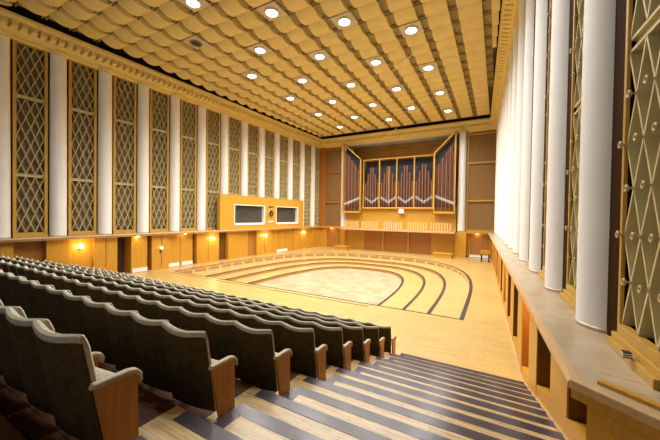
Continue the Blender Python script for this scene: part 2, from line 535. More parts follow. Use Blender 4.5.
def lower_right():
    FD = 0.26
    ycs = [4.87+2.05*k for k in range(13)]
    hw = 0.45
    def sill(y): return 0.22 + max(0.0, (8.3-y)*0.309)
    for k, yc in enumerate(ycs):
        wall_box(RP, yc-hw, min(yc+hw, BY+.4), FD, UP+0.01, -0.2, LZ-0.15).build('wall_pilaster', 'panel_wood', WR, bevel=0.006)
        ya, yb = yc+hw, yc+2.05-hw
        if yb < BY+0.6:
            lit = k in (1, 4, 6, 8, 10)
            s = MB()   # sloping sill of the slot
            vs = [RP(ya, FD+.01, -0.2), RP(yb, FD+.01, -0.2), RP(yb, UP, -0.2), RP(ya, UP, -0.2),
                  RP(ya, FD+.01, sill(ya)), RP(yb, FD+.01, sill(yb)), RP(yb, UP, sill(yb)), RP(ya, UP, sill(ya))]
            s.add(vs, [(0,3,2,1),(4,5,6,7),(0,1,5,4),(1,2,6,5),(2,3,7,6),(3,0,4,7)])
            s.build('wall_sill', 'panel_wood', WR)
            wall_box(RP, ya, yb, 0.95, UP+.005, sill(ya)-.4, LZ-0.15).build('recess_panel', 'panel_wood' if lit else 'recess_wood', WR)  # slots without a lamp get darker wood, shade put into the colour
            # side face of the slot, covered in darker wood for its shade
            wall_box(RP, yb-0.03, yb, FD+.012, 0.95, sill(yb), LZ-0.15).build('slot_side_shade', 'panel_wood_dark' if lit else 'recess_wood', WR)
            SLOTS.append((ya, yb, lit))
    # slot next to the chamfered corner, its shade given as dark wood
    wall_box(RP, 4.39, 4.42, FD+.012, UP, 0.8, LZ-0.15).build('slot_side_shade', 'recess_wood', WR)
    wall_box(RP, 3.2, 4.41, 0.5, UP, 0.8, LZ-0.15).build('recess_panel', 'recess_wood', WR)
    s = MB(); vs = [RP(3.3, FD, 0), RP(4.42, FD, 0), RP(4.42, UP, 0), RP(3.3, UP, 0), RP(3.3, FD, sill(3.3)), RP(4.42, FD, sill(4.42)), RP(4.42, UP, sill(4.42)), RP(3.3, UP, sill(3.3))]
    s.add(vs, [(0,3,2,1),(4,5,6,7),(0,1,5,4),(1,2,6,5),(2,3,7,6),(3,0,4,7)])
    s.build('wall_sill', 'panel_wood', WR)
    # pale skirting line that follows the stairs
    k = MB()
    prof = [(FD-0.02, 0), (FD-0.02, 0.03), (FD+0.01, 0.03), (FD+0.01, 0)]
    pts = [(BY, .0), (8.2, .0), (7.9, 0.1), (3.4, 0.1+0.309*4.5)]
    for (ya, za), (yb, zb) in zip(pts[:-1], pts[1:]):
        vs = [RP(ya, d, za+z) for d, z in prof]+[RP(yb, d, zb+z) for d, z in prof]
        k.add(vs, [(0, 1, 5, 4), (1, 2, 6, 5), (2, 3, 7, 6), (3, 0, 4, 7), (0, 1, 2, 3), (4, 5, 6, 7)])
    o = k.build('baseboard_right', 'ledge_wood'); struct(o, 'narrow skirting along the foot of the right wall')
lower_right()
# chamfered corner of the right ledge beside the stairs
def chamfer():
    K = Vector((RX0-RT*YK, YK)); D = Vector((0.79, -0.613)).normalized(); N = Vector((D.y, -D.x))  # N points to the stairs side
    N = -N if N.dot(-K) < 0 else N
    E = K+D*2.6
    a = (RX0-RT*YK+0.06, YK)
    m = MB()
    m.prism([(a[0]-0.03, YK), (E.x, E.y), (E.x, Y0), (3.2, Y0), (3.2, YK), (RX0-RT*YK+1.25, YK)], LZ-0.15, LZ-0.001)
    top = struct(m.build('trim_6', 'marble'), 'stone ledge top at the angled corner beside the stairs')
    def band(o0, o1, z0, z1, s0=0.0):
        b = MB()
        p = [K+D*s0-N*o0, E-N*o0, E-N*o1, K+D*(s0+0.0)-N*o1]
        b.prism([(q.x, q.y) for q in p], z0, z1); return b
    band(-0.03, 0.05, LZ-0.07, LZ+0.008).build('ledge_edge', 'ledge_wood', top, bevel=0.012)
    band(0.0, 0.05, LZ-0.15, LZ-0.06).build('ledge_edge', 'panel_wood', top)
    band(0.11, 0.17, LZ-0.02, LZ+0.03, 0.12).build('raised_strip', 'panel_wood', top, bevel=0.006)
    w = band(0.05, 0.25, -0.2, LZ-0.15, 0.09).build('corner_panel', 'panel_wood', WR)
    j = MB(); j.prism([(0.72, 3.38), (1.15, 3.29), (2.0, 3.0), (2.0, 2.985), (1.15, 3.278), (0.72, 3.368)], LZ-0.001, LZ+0.0015)
    j.build('stone_joint', 'ledge_wood', top)
chamfer()

# ------------------------------------------------------------------ back wall
def back_wall():
    m = MB()
    # behind everything
    m.box(-22, 4, 33.8, 34.2, -0.2, 14.2)
    w = struct(m.build('wall_back', 'wall_cream'), 'wood-panelled end wall behind the organ')
    xa, xb = LX0+LT*BY, RX0-RT*BY
    # side panels: frames with ribbed cloth
    for nm, x0, x1 in (('left', -19.6, -16.15), ('right', -2.6, 0.1)):
        f = MB()
        f.box(x0, x1, BY+0.75, BY+0.95, LZ-0.1, 12.2)
        f.build('panel_field', 'slat_fabric', w)
        b = MB()
        b.box(x0, x0+0.12, BY+0.62, BY+0.8, LZ, 12.1); b.box(x1-0.12, x1, BY+0.62, BY+0.8, LZ, 12.1)
        for z in (LZ, 5.3, 8.9, 11.65): b.box(x0, x1, BY+0.6, BY+0.8, z, z+0.17)
        b.build('panel_frame', 'side_panel_wood' if nm == 'left' else 'frame_wood', w)
        if nm == 'left':
            s = MB(); s.box(x0, x0+1.25, BY+0.58, BY+0.7, LZ, 12.1); s.build('side_board', 'side_panel_wood', w)
    # cheeks between the alcove and the side panels
    c = MB()
    c.box(-16.2, -15.5, BY+0.9, 33.8, LZ-.2, 13); c.box(-3.3, -2.6, BY+0.9, 33.8, LZ-.2, 13)
    c.build('alcove_cheek', 'plaster_white', w)
    s = MB(); s.box(-15.6, -3.2, BY+0.62, 33.8, 11.97, 12.12); s.build('alcove_soffit', 'plaster_white', w)
    # timber boards of the alcove above the organ
    u = MB(); u.box(-15.5, -3.3, 33.6, 33.8, 2.3, 11.9); u.build('alcove_panel', 'panel_wood', w)
    d = MB()
    for x in (-14.9, -12.9, -10.9, -8.9, -6.9, -4.9): d.box(x-0.07, x+0.07, 33.5, 33.6, 9.0, 11.9)
    d.box(-15.5, -3.3, 33.5, 33.6, 11.55, 11.65)
    d.build('alcove_batten', 'frame_wood', w)
    # wood apron under the organ
    a = MB(); a.box(-15.35, -3.45, BY+0.35, BY+0.6, LZ-.05, 4.75); a.build('organ_apron', 'organ_wood', w)
    # ledges
    s = MB()
    s.box(xa-0.3, -15.6, BY, BY+1, LZ-0.15, LZ); s.box(-3.3, xb+0.4, BY, BY+1, LZ-0.15, LZ)
    s.build('side_ledge', 'frame_wood', w)
    s = MB(); s.box(-15.35, -3.4, BY-1.2, BY+0.6, LZ-0.22, LZ-0.05); s.build('organ_shelf', 'ledge_wood', w, bevel=0.02)
    # lower wall
    for x0, x1, dy, mt in ((xa-.6, -17.9, .3, 'panel_wood'), (-17.9, -16.0, .5, 'panel_wood_dark'), (-16.0, -15.3, .2, 'panel_wood'), (-15.3, -13.0, .35, 'panel_wood'), (-13.0, -10.85, .4, 'panel_wood_dark'),
                       (-10.75, -8.1, .4, 'panel_wood_dark'), (-8.0, -5.75, .4, 'panel_wood_dark'), (-5.75, -3.5, .35, 'panel_wood'),
                       (-3.5, -2.5, -.1, 'panel_wood'), (-2.5, xb+0.6, .5, 'panel_wood')):
        p = MB(); p.box(x0, x1, BY+dy, BY+1, 0, LZ-0.15)
        p.build('wall_panel', mt, w, bevel=0.01)
    p = MB()
    for x in (-10.8, -8.05): p.box(x-0.07, x+0.07, BY+.25, BY+1, 0, LZ-0.15)
    p.build('wall_post', 'organ_wood', w)
    p = MB(); p.box(-2.2, -0.6, BY+.47, BY+.5, 0.05, 2.1); p.build('door_leaf', 'panel_wood_dark', w)
    p = MB(); p.box(-20.5, 1, BY+0.98, BY+1.1, -.1, LZ); p.build('wall_backing', 'panel_wood_dark', w)
back_wall()

# ------------------------------------------------------------------ coffered ceiling
TX, TY = 1.325, 1.0625
CXC, CYC = -3.9, 14.95
ZT = 12.93          # lowest point of the curved tiles
def ceiling():
    xs = [CXC+TX*i for i in range(-12, 4)]
    ys = [CYC+TY*j for j in range(-19, 16)]
    back = MB()
    for y0, y1 in ((Y0, BY-0.35),):
        back.add([LP(y0, -0.25, 13.3), RP(y0, -0.08, 13.3), RP(y1, -0.08, 13.3), LP(y1, -0.25, 13.3),
                  LP(y0, -0.25, 13.45), RP(y0, -0.08, 13.45), RP(y1, -0.08, 13.45), LP(y1, -0.25, 13.45)],
                 [(0,3,2,1),(4,5,6,7),(0,1,5,4),(1,2,6,5),(2,3,7,6),(3,0,4,7)])
    c = struct(back.build('ceiling', 'ceiling_brown'), 'coffered ceiling of curved cream tiles')
    t = MB(); b = MB(); pl = MB()
    for i, x in enumerate(xs):
        ii = round((x-CXC)/TX)
        for y in ys:
            if y < Y0+0.6 or y > BY-0.75: continue
            jj = round((y-CYC)/TY)
            xl = max(x-TX/2+0.19, LX0+LT*y+0.22); xr = min(x+TX/2-0.17, RX0-RT*y-0.10)
            if xr-xl < 0.18: continue
            lit = (ii % 2 == 0) and ((jj - (0 if (ii//2) % 2 == 0 else 2)) % 4 == 0) and -16 < x < -2
            n = 8
            y0, y1 = y-TY/2+0.02, y+TY/2-0.02
            if lit and xr-xl > 0.9:
                xl, xr = x-TX/2+.12, x+TX/2-.12
                pl.box(xl+.02, xr-.02, y0+.03, y1-.03, ZT+0.12, ZT+0.2)
                PLATES.append((ii, jj, x, y))
                continue
            def zz(k):
                tt = k/n
                return ZT+0.02+0.20*(1-math.sin(pi*(0.02+0.96*tt))**0.85)-0.13*(tt-0.5)
            vs = []
            for k in range(n+1):
                yy = y0+(y1-y0)*k/n
                vs += [(xl, yy, zz(k)), (xr, yy, zz(k)), (xl, yy, 13.28), (xr, yy, 13.28)]
            fs = []
            for k in range(n):
                a, d = 4*k, 4*k+4
                fs += [(a, d, d+1, a+1), (a, a+2, d+2, d), (a+1, d+1, d+3, a+3)]
            fs += [(0, 1, 3, 2), (4*n, 4*n+2, 4*n+3, 4*n+1)]
            t.add(vs, fs)
            # thin ribs that cross the gap beside each tile
        xg = x+TX/2
        for y in ys:
            if y < Y0+0.6 or y > BY-0.75: continue
            if xg+0.1 > RX0-RT*y-0.1 or xg-0.1 < LX0+LT*y+0.3: continue
            for dy in (-0.07, 0.07):
                b.box(xg-0.19, xg+0.19, y+TY/2+dy-0.025, y+TY/2+dy+0.025, 13.06, 13.17)
            b.box(xg-0.19, xg+0.19, y-TY/2, y+TY/2, 13.17, 13.22)
    t.build('curved_tiles', 'tile_cream', c, smooth=True, fix=False)
    b.build('cross_ribs', 'beam_cream', c)
    pl.build('lamp_plates', 'plate_beige', c)
PLATES = []
ceiling()

# ------------------------------------------------------------------ downlights
def downlights():
    lp = []
    for ii, jj, x, y in PLATES:
        lp.append((x, y, ii))
    proto = None; protov = None
    names = {-3.9: 'first', -6.55: 'second', -9.2: 'third', -11.85: 'fourth', -14.5: 'fifth', -17.15: 'sixth'}
    rows = {}
    for x, y, ii in sorted(lp, key=lambda q: (q[0], q[1])):
        unlit = (ii <= -8 and y < 12) or x < -16
        col = names[min(names, key=lambda k: abs(k-x))]
        if y > BY-2: continue
        if x < -16 or y < 5: continue
        n = sum(1 for a, b, c in lp if c == ii and b > y and b < BY-2)
        if unlit:
            if protov is None:
                e = empty('ceiling_vent')
                m = MB(); m.lathe([(0.30, 0.0), (0.33, -0.02), (0.33, -0.05), (0.27, -0.06), (0.25, -0.03), (0.25, 0.0)], 24, caps=False); m.build('ring', 'beam_cream', e, smooth=True)
                m = MB(); m.lathe([(0.25, -0.02), (0.12, -0.025)], 24, caps=False); m.lathe([(0.125, -0.03), (0.02, -0.035)], 24); m.build('grille', 'metal_dark', e)
                protov = e; o = e
            else: o = copy_tree(protov)
            o.location = (x, y, ZT+0.12)
            tag(o, 'dark unlit round ceiling lamp near left wall, %s from organ end of its row' % ORD[n], 'ceiling lamp', 'unlit ceiling lamps')
        else:
            if proto is None:
                e = empty('ceiling_light')
                m = MB(); m.lathe([(0.27, 0.0), (0.31, -0.02), (0.31, -0.06), (0.27, -0.07), (0.255, -0.05), (0.255, 0.0)], 28, caps=False); m.build('ring', 'white_paint', e, smooth=True)
                m = MB(); m.lathe([(0.256, -0.035), (0.10, -0.05), (0.01, -0.055)], 28); m.build('lens', 'lamp_white', e, smooth=True)
                proto = e; o = e
            else: o = copy_tree(proto)
            o.location = (x, y, ZT+0.12)
            tag(o, 'lit round downlight, %s from the organ end in the %s ceiling row from the right' % (ORD[n], col), 'ceiling light', 'round downlights')
            l = light('downlight_lamp', 'SPOT', (0, 0, -0.12), DOWNLIGHT_W, DOWNLIGHT_COL, o, spot_size=math.radians(146), spot_blend=0.8, shadow_soft_size=0.26)
downlights()

# ------------------------------------------------------------------ white columns
SP = 2.11
LCOL = [6.79+SP*k for k in range(-2, 12)]
RCOL = [4.87+2.07*k for k in range(0, 13)]
def make_column(r=0.36):
    e = empty('wall_column')
    h = CZ-LZ
    m = MB(); m.lathe([(r, 0.02), (r*1.0, h*0.35), (r*0.97, h*0.7), (r*0.95, h-0.16)], 40); m.build('shaft', 'column_white', e, smooth=True)
    m = MB(); m.lathe([(r*0.95, h-0.2), (r*1.0, h-0.17), (r*1.0, h-0.14), (r*0.97, h-0.12), (r*1.04, h-0.06), (r*1.12, h-0.03), (r*1.12, h)], 40); m.build('capital', 'cornice_cream', e, smooth=True)
    m = MB(); m.lathe([(r*1.05, 0.0), (r*1.05, 0.035), (r*1.0, 0.05)], 40); m.build('base', 'marble', e, smooth=True)
    return e
pc = make_column()
first = True
for k, y in enumerate(LCOL):
    o = pc if first else copy_tree(pc); first = False
    o.location = LP(y, 0.74, LZ)
    n = len(LCOL)-1-k
    tag(o, 'white round column on the left wall ledge, %s from the organ end' % ORD[n], 'column', 'columns along the left wall')
for k, y in enumerate(RCOL):
    o = copy_tree(pc); o.location = RP(y, 0.79, LZ)
    tag(o, 'white round column on the right wall ledge, %s from the camera' % ORD[k] if k else 'largest white column, on the right ledge nearest the camera', 'column', 'columns along the right wall')
for x, lb in ((-15.75, 'left'), (-3.0, 'right')):
    o = copy_tree(pc); o.location = (x, BY+0.5, LZ)
    tag(o, 'white column on the end wall at the %s side of the organ' % lb, 'column', 'columns beside the organ')

# ------------------------------------------------------------------ lattice panels between the columns
def make_lattice(wide, knobs=False, gapw=SP-0.72, cas=0.06, frw=0.13, fd=(-0.05, 0.03), sh=0.0):
    """local frame: x towards the hall, y along the wall, z up; origin on the ledge"""
    e = empty('lattice_panel')
    H = CZ-LZ-0.02
    w = gapw/2
    m = MB()
    z0, z1 = 0.14, H-0.05
    fo = w-cas; fi = fo-frw          # outer, inner edge of the wooden frame
    m = MB()
    m.box(-0.30, 0.0, -w-0.06, -fo+sh, 0, H); m.box(-0.30, 0.0, fo+sh, w+0.06, 0, H)
    m.build('casing', 'casing_dark', e)
    f = MB()
    f.box(*fd, -fo, -fi, z0, z1); f.box(*fd, fi, fo, z0, z1)
    f.box(-0.05, 0.03, -fi, fi, z1-0.1, z1); f.box(-0.05, 0.03, -fi, fi, z0, z0+0.1)
    f.build('frame', 'frame_wood', e, bevel=0.006)
    s = MB(); s.box(-0.05, 0.10, -fo, fo, 0.0, 0.08); s.box(-0.05, 0.06, -fo, fo, 0.08, z0)
    s.build('sill', 'frame_wood', e, bevel=0.006)
    b = MB(); b.box(-0.32, -0.26, -fo, fo, 0, H); b.build('backing', 'grille_cloth', e)
    r = MB()
    rails = [z0+0.1, 5.53-LZ, 9.35-LZ, z1-0.1]
    for z in rails[1:3]:
        r = MB()
        r.prism([(-0.18, z-0.075), (-0.01, z-0.075), (-0.01, z-0.045), (-0.05, z-0.045), (-0.05, z+0.045), (-0.01, z+0.045), (-0.01, z+0.075), (-0.18, z+0.075)], -fi, fi, 'y')
        r.build('rail', 'lattice_cream', e)
    g = MB()
    pw = 2*fi/wide
    nodes = []
    for a, c_, ny in ((rails[0], rails[1]-.075, 3), (rails[1]+.075, rails[2]-.075, 4), (rails[2]+.075, rails[3], 3)):
        ph = (c_-a)/ny
        for j in range(2*ny):
            za, zb = a+j*ph/2, a+(j+1)*ph/2
            n2 = int(round(wide*2))
            for i in range(n2):
                ya, yb = -fi+i*pw/2, -fi+(i+1)*pw/2
                if (i+j) % 2 == 0: g.bar((-0.10, ya, za), (-0.10, yb, zb), 0.026, 0.19)
                else: g.bar((-0.10, ya, zb), (-0.10, yb, za), 0.026, 0.19)
            if j:
                for i in range(n2+1):
                    if (i+j) % 2 == 0: nodes.append((-fi+i*pw/2, za))
    g.build('lattice', 'lattice_cream', e)
    for ch in e.children:
        if not ch.name.startswith('casing'): ch.location.y = sh
    if knobs:
        me = None
        for y, z in nodes:
            if me is None:
                k = MB()
                k.lathe([(0.010, 0.0), (0.010, 0.05)], 8, (0, 0, 0), 'x')
                k.lathe([(0.030, 0.045), (0.038, 0.052), (0.038, 0.064), (0.030, 0.070), (0.016, 0.064), (0.012, 0.052), (0.004, 0.052)], 16, (0, 0, 0), 'x')
                o = k.build('knob', 'knob_cream', e, smooth=True); me = o.data
            else:
                o = bpy.data.objects.new('knob', me); COL.objects.link(o); o.parent = e
            o.location = (-0.01, y+sh, z)
    return e
latL = make_lattice(3)
first = True
for k, y in enumerate(LCOL[:-1]):
    if k == 0: continue
    o = latL if first else copy_tree(latL); first = False
    yc = y+SP/2
    o.location = LP(yc, 0.70, LZ); o.rotation_euler = (0, 0, -AL)
    n = len(LCOL)-2-k
    tag(o, 'tall diamond lattice panel on the left wall, %s from the organ end' % ORD[n], 'lattice panel', 'lattice panels on the left wall')
latR = make_lattice(2.5, True, 2.07-0.72, 0.19, 0.055, (-0.02, 0.015), 0.11)
for k, y in enumerate([2.8+2.07*i for i in range(0, 13)]):
    yc = y+2.07/2
    if k == 0: o = latR
    else: o = copy_tree(latR, None, skip=() if k < 3 else ('knob',))
    o.location = RP(yc, 0.63, LZ); o.rotation_euler = (0, 0, pi+AR)
    tag(o, 'tall diamond lattice panel with round knobs at the right edge of view' if k == 0 else 'tall diamond lattice panel on the right wall, %s gap from the camera' % ORD[k], 'lattice panel', 'lattice panels on the right wall')
# last narrow piece of lattice next to the left corner
o = copy_tree(latL); yc = LCOL[-1]+SP/2; o.location = LP(yc, 0.70, LZ); o.rotation_euler = (0, 0, -AL)
tag(o, 'last lattice strip in the left corner beside the end wall', 'lattice panel', 'lattice panels on the left wall')

# ------------------------------------------------------------------ control booth on the left ledge
def booth():
    ya, yb, z0, z1 = 16.4, 27.35, LZ, 5.36
    yc = (ya+yb)/2
    c = LP(yc, 0.0, LZ)
    e = empty('control_booth', c, -AL, 'long wooden booth with two white-framed windows on the left ledge', 'booth')
    L = (yb-ya)/2; H = z1-z0
    wins = [(17.8-yc, 21.4-yc), (22.9-yc, 26.4-yc)]
    zs = (2.84-LZ, 4.6-LZ)
    m = MB()
    m.box(-0.34, 0, -L, L, 0, zs[0]); m.box(-0.34, 0, -L, L, zs[1], H); m.box(-0.36, -0.34, -L, L, 0, H)
    m.box(-0.34, 0, -L, wins[0][0], zs[0], zs[1]); m.box(-0.34, 0, wins[0][1], wins[1][0], zs[0], zs[1]); m.box(-0.34, 0, wins[1][1], L, zs[0], zs[1])
    m.build('casing', 'organ_wood', e)
    for a, b in wins:
        f = MB()
        t = 0.12
        f.box(-0.3, 0.03, a, a+t*0.6, *zs); f.box(-0.3, 0.03, b-t, b, *zs)
        f.box(-0.3, 0.03, a, b, zs[0], zs[0]+t*1.4); f.box(-0.3, 0.03, a, b, zs[1]-t*0.6, zs[1])
        fo = f.build('window_frame', 'white_paint', e)
        g = MB(); g.box(-0.29, -0.27, a+t*.6, b-t, zs[0]+.15, zs[1]-.07); g.build('pane', 'window_glass', fo)
    return e
booth()
def clock():
    y = 22.17
    c = LP(y, -0.02, 3.88)
    e = empty('round_clock', c, -AL, 'round dark dial between the two booth windows', 'clock')
    m = MB(); m.lathe([(0.33, 0.0), (0.36, 0.03), (0.33, 0.07), (0.29, 0.07), (0.29, 0.0)], 32, axis='x', caps=False); m.build('rim', 'brass', e, smooth=True)
    m = MB(); m.lathe([(0.29, 0.05), (0.02, 0.05)], 32, axis='x'); m.build('dial', 'black', e)
    m = MB(); m.bar((0.075, 0, 0), (0.075, 0.12, 0.14), 0.03, 0.01); m.bar((0.075, 0, 0), (0.075, -0.05, -0.18), 0.025, 0.01); m.build('hand', 'white_paint', e)
    for z, nm, mt in ((4.5, 'above', 'recess_wood'), (3.1, 'below', 'white_paint')):
        m = MB(); m.box(-0.0, 0.02, -0.3, 0.3, -0.06, 0.06)
        o = m.build('small_plaque', mt, None, loc=LP(y, -0.005, z), rz=-AL)
        tag(o, 'small %s plaque %s the round dial on the booth' % ('brown' if nm == 'above' else 'white', nm), 'plaque')
clock()

# ------------------------------------------------------------------ organ
def organ():
    e = empty('pipe_organ', (-9.35, BY, LZ), 0, 'wide pipe organ with dark backing and copper pipes in a wooden frame', 'organ')
    def X(x): return x+9.35
    def Z(z): return z-LZ
    # centre case
    x0, x1, zb, zt = -13.1, -5.6, 4.72, 9.95
    m = MB(); m.box(X(x0), X(x1), 0.75, 2.2, Z(zb), Z(zt)); m.build('case_back', 'organ_black', e)
    f = MB()
    mull = [x0, -11.25, -9.33, -7.5, x1]
    for x in mull: f.box(X(x)-0.055, X(x)+0.055, 0.0, 0.2, Z(zb), Z(zt))
    f.box(X(x0)-0.07, X(x1)+0.07, 0.0, 0.8, Z(zt)-0.04, Z(zt)+0.07); f.box(X(x0)-.07, X(x1)+.07, -0.05, 0.8, Z(zb)-0.12, Z(zb)+0.04)
    f.build('case_frame', 'organ_wood', e)
    # wings
    for sgn, xi, xo in ((-1, -13.25, -15.5), (1, -5.5, -3.5)):
        m = MB(); poly = [(X(xi), Z(4.3)), (X(xo), Z(4.3)), (X(xo), Z(12.0)), (X(xi), Z(9.95))]
        if sgn > 0: pass
        m.prism(poly, 0.35, 0.6, 'y'); m.build('wing_back', 'organ_black', e)
        f = MB()
        f.box(min(X(xi), X(xi)+sgn*0.1), max(X(xi), X(xi)+sgn*0.1), -0.45, -0.15, Z(4.25), Z(10.0))
        f.box(min(X(xo), X(xo)-sgn*0.1), max(X(xo), X(xo)-sgn*0.1), -0.45, -0.15, Z(4.25), Z(12.0))
        f.box(min(X(xi), X(xo)), max(X(xi), X(xo)), -0.45, 0.5, Z(4.12), Z(4.32))
        f.bar((X(xi), -0.3, Z(10.0)), (X(xo), -0.3, Z(12.0)), 0.12, 0.3, (0, 1, 0))
        f.build('wing_frame', 'organ_wood', e)
    # pipes
    random.seed(3)
    def pipe(x, y, z0, z1, r, mat, zm):
        p = MB()
        p.lathe([(0.35*r, Z(z0)), (r, Z(zm)), ], 12, (X(x), y, 0))
        p.lathe([(r, Z(zm)+.002), (r, Z(z1))], 12, (X(x), y, 0))
        o = p.build('pipe', mat, e, smooth=True)
        q = MB(); q.lathe([(r*1.06, Z(zm)-0.04), (r*1.10, Z(zm)+0.02), (r*1.06, Z(zm)+0.22)], 12, (X(x), y, 0)); q.build('pipe_mouth', 'pipe_silver', o, smooth=True)
    for b in range(4):
        a, c = mull[b]+0.12, mull[b+1]-0.12
        n = 11
        for i in range(n):
            t = (i+.5)/n; x = a+(c-a)*t
            u = 1-abs(2*t-1)
            top = 7.1+2.4*u**0.8*(1.0 if i % 2 == 0 else 0.86)
            zm = 5.75-0.55*u
            mat = 'pipe_gold' if (b == 1 and i in (5,)) else 'pipe_copper'
            pipe(x, 0.22 if i % 2 == 0 else 0.34, zb+0.02, min(top, 9.6), (c-a)/n*0.46, mat if i % 2 == 0 or mat == 'pipe_gold' else 'pipe_dark', zm)
    for sgn, xi, xo in ((-1, -13.25, -15.5), (1, -5.5, -3.5)):
        n = 10
        for i in range(n):
            t = (i+.5)/n; x = xi+sgn*0.12+(xo-xi-sgn*0.22)*t
            pipe(x, -0.05, 4.33, 8.6+2.7*t, abs(xo-xi)/n*0.44, 'pipe_copper' if i % 2 else 'pipe_dark', 5.75-0.75*t)
    return e
organ()
# front stand of small pipes on the organ shelf: five slatted sections
def balustrade():
    secs = [(-15.1, -13.2), (-12.9, -11.0), (-10.4, -8.4), (-7.9, -5.95), (-5.7, -3.7)]
    nm = ['leftmost', 'second from the left', 'middle', 'fourth from the left', 'rightmost']
    for (a, b), lb in zip(secs, nm):
        e = empty('slatted_screen', ((a+b)/2, BY-0.85, LZ-0.05), 0, 'pale slatted screen on the shelf under the organ, %s' % lb, 'screen', 'slatted screens under the organ')
        w = (b-a)/2; n = 8
        for i in range(n):
            x = -w+(i+.5)*2*w/n
            m = MB(); m.box(x-0.065, x+0.065, -0.03, 0.03, 0.03, 0.84)
            dark = lb == 'middle' and i in (1, 3, 5)
            m.build('slat', 'pipe_silver' if dark else 'block_wood', e)
        m = MB(); m.box(-w, w, -0.05, 0.05, 0, 0.05); m.build('rail', 'organ_wood', e); m = MB(); m.box(-w, w, 0.03, 0.05, 0.55, 0.62); m.build('rail', 'organ_wood', e)
balustrade()
m = MB(); m.box(-0.27, 0.27, -0.3, 0.2, 0.05, 0.5); o = m.build('white_box', 'white_paint', None, loc=(-8.75, BY+0.15, 4.05), bevel=0.03)
o.name = 'wall_box'
tag(o, 'small white box fixed under the middle of the organ', 'box')

# ------------------------------------------------------------------ stairs and seating platforms
XS = -2.14
RUN, RISE = 0.4755, 0.147
def stairs():
    base = MB()
    rise = MB(); st = MB(); dk = MB()
    def xr(y): return RX0-RT*y+0.27 if y > 3.2 else RX0-RT*3.2+0.27+(3.2-y)*1.1
    n = 0
    while n < 24:
        y = 7.82-RUN*n; z = RISE*(n+1)
        platform = (n % 2 == 1)
        yb = Y0 if n == 23 else y-RUN
        x0 = XS if not platform else -2.3
        base.add([(x0, y, z), (xr(y), y, z), (xr(yb), yb, z), (x0, yb, z), (x0, y, z-RISE), (xr(y), y, z-RISE), (x0, yb, z-RISE)],
                 [(0, 1, 2, 3), (0, 4, 5, 1), (0, 3, 6, 4)])
        # dark nosing stripe
        st.box(x0, xr(y)-0.02, y-0.135, y+0.004, z-0.03, z+0.003)
        if not platform: st.box(x0-0.004, x0+0.12, y-RUN, y-0.13, z-0.03, z+0.003)
        if platform:
            ybk = y-2*RUN
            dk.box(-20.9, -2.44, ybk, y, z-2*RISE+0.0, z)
            base.add([(-2.44, y, z), (-2.3, y, z), (-2.3, y-RUN, z), (-2.44, y-RUN, z)], [(0, 1, 2, 3)])
            base.add([(-2.44, y, z), (-2.3, y, z), (-2.3, y, z-2*RISE), (-2.44, y, z-2*RISE)], [(0, 1, 2, 3)])
            base.add([(-2.44, y-RUN, z), (XS, y-RUN, z), (XS, ybk, z), (-2.44, ybk, z)], [(0, 1, 2, 3)])
        n += 1
    o = struct(base.build('floor', 'stair_parquet', fix=True), 'parquet stairs rising beside the seating')
    st.build('nosing_band', 'stripe', o)
    dk.build('seating_platform', 'dark_planks', o)
stairs()
STEP_TREAD = None

# ------------------------------------------------------------------ theatre seats
PITCH = 0.571
ROW = 0.951
def make_seat():
    """origin on the floor under the top rear edge, facing +y"""
    e = empty('theatre_seat')
    W = PITCH/2-0.008
    H = 0.90
    def yrear(x, z):
        u = x/W
        return 0.155*(1.0-z/H)-0.06*(1-u*u)*(0.35+0.65*z/H)
    def thick(x):
        u = min(1.0, abs(x/W))
        return 0.036+0.044*(1-u**4)**0.5
    N = 14
    def loop(prof):
        """sweep a closed (fraction of thickness, z) profile across the width"""
        m = MB(); vs = []
        L = len(prof)
        for i in range(N+1):
            x = -W*math.cos(pi*i/N)*0.6 + (-W+2*W*i/N)*0.4
            t = thick(x)
            for f, z in prof:
                zz = z-((0.030*(1-t/0.08)+0.034*math.cos(pi*x/W/2)) if z > H-0.06 else 0)+(0.012*(-x/W) if z > H-0.06 else 0)
                vs.append((x, yrear(x, min(z, H))+f*t, zz))
        fs = [(i*L+j, (i+1)*L+j, (i+1)*L+(j+1) % L, i*L+(j+1) % L) for i in range(N) for j in range(L)]
        fs += [tuple(range(L)), tuple(N*L+j for j in range(L))[::-1]]
        return m.add(vs, fs)
    loop([(0.0, 0.06), (0.0, 0.3), (0.0, 0.6), (0.0, H-0.035), (0.35, H-0.03), (0.38, 0.6), (0.38, 0.3), (0.38, 0.06)]).build('backrest', 'velvet_shaded', e, smooth=True)
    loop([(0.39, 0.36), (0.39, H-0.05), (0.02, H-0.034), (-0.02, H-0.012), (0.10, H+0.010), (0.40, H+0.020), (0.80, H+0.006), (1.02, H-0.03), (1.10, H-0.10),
          (1.12, 0.65), (1.15, 0.45), (0.95, 0.36)]).build('back_cushion', 'velvet_lit', e, smooth=True)
    # tipped-up seat
    s = MB()
    sp = [(0.20, 0.24), (0.31, 0.29), (0.34, 0.38), (0.33, 0.46), (0.27, 0.485), (0.20, 0.47), (0.16, 0.40)]
    s.prism(sp, -W+0.075, W-0.035, 'x')
    s.build('seat', 'velvet_lit', e, smooth=True, bevel=0.015)
    xa = -PITCH/2+0.028
    p = MB()
    ap = [(0.07, 0.500), (0.10, 0.540), (0.31, 0.540), (0.355, 0.520), (0.375, 0.48), (0.372, 0.43), (0.345, 0.43), (0.343, 0.465), (0.32, 0.495), (0.10, 0.497)]
    p.prism(ap, xa-0.025, xa+0.025, 'x')
    p.build('armrest', 'arm_pad', e, smooth=True, bevel=0.012)
    l = MB(); l.prism([(0.20, 0.0), (0.10, 0.50), (0.33, 0.50), (0.33, 0.38), (0.30, 0.0)], xa-0.014, xa+0.014, 'x')
    l.build('support', 'seat_wood', e)
    return e
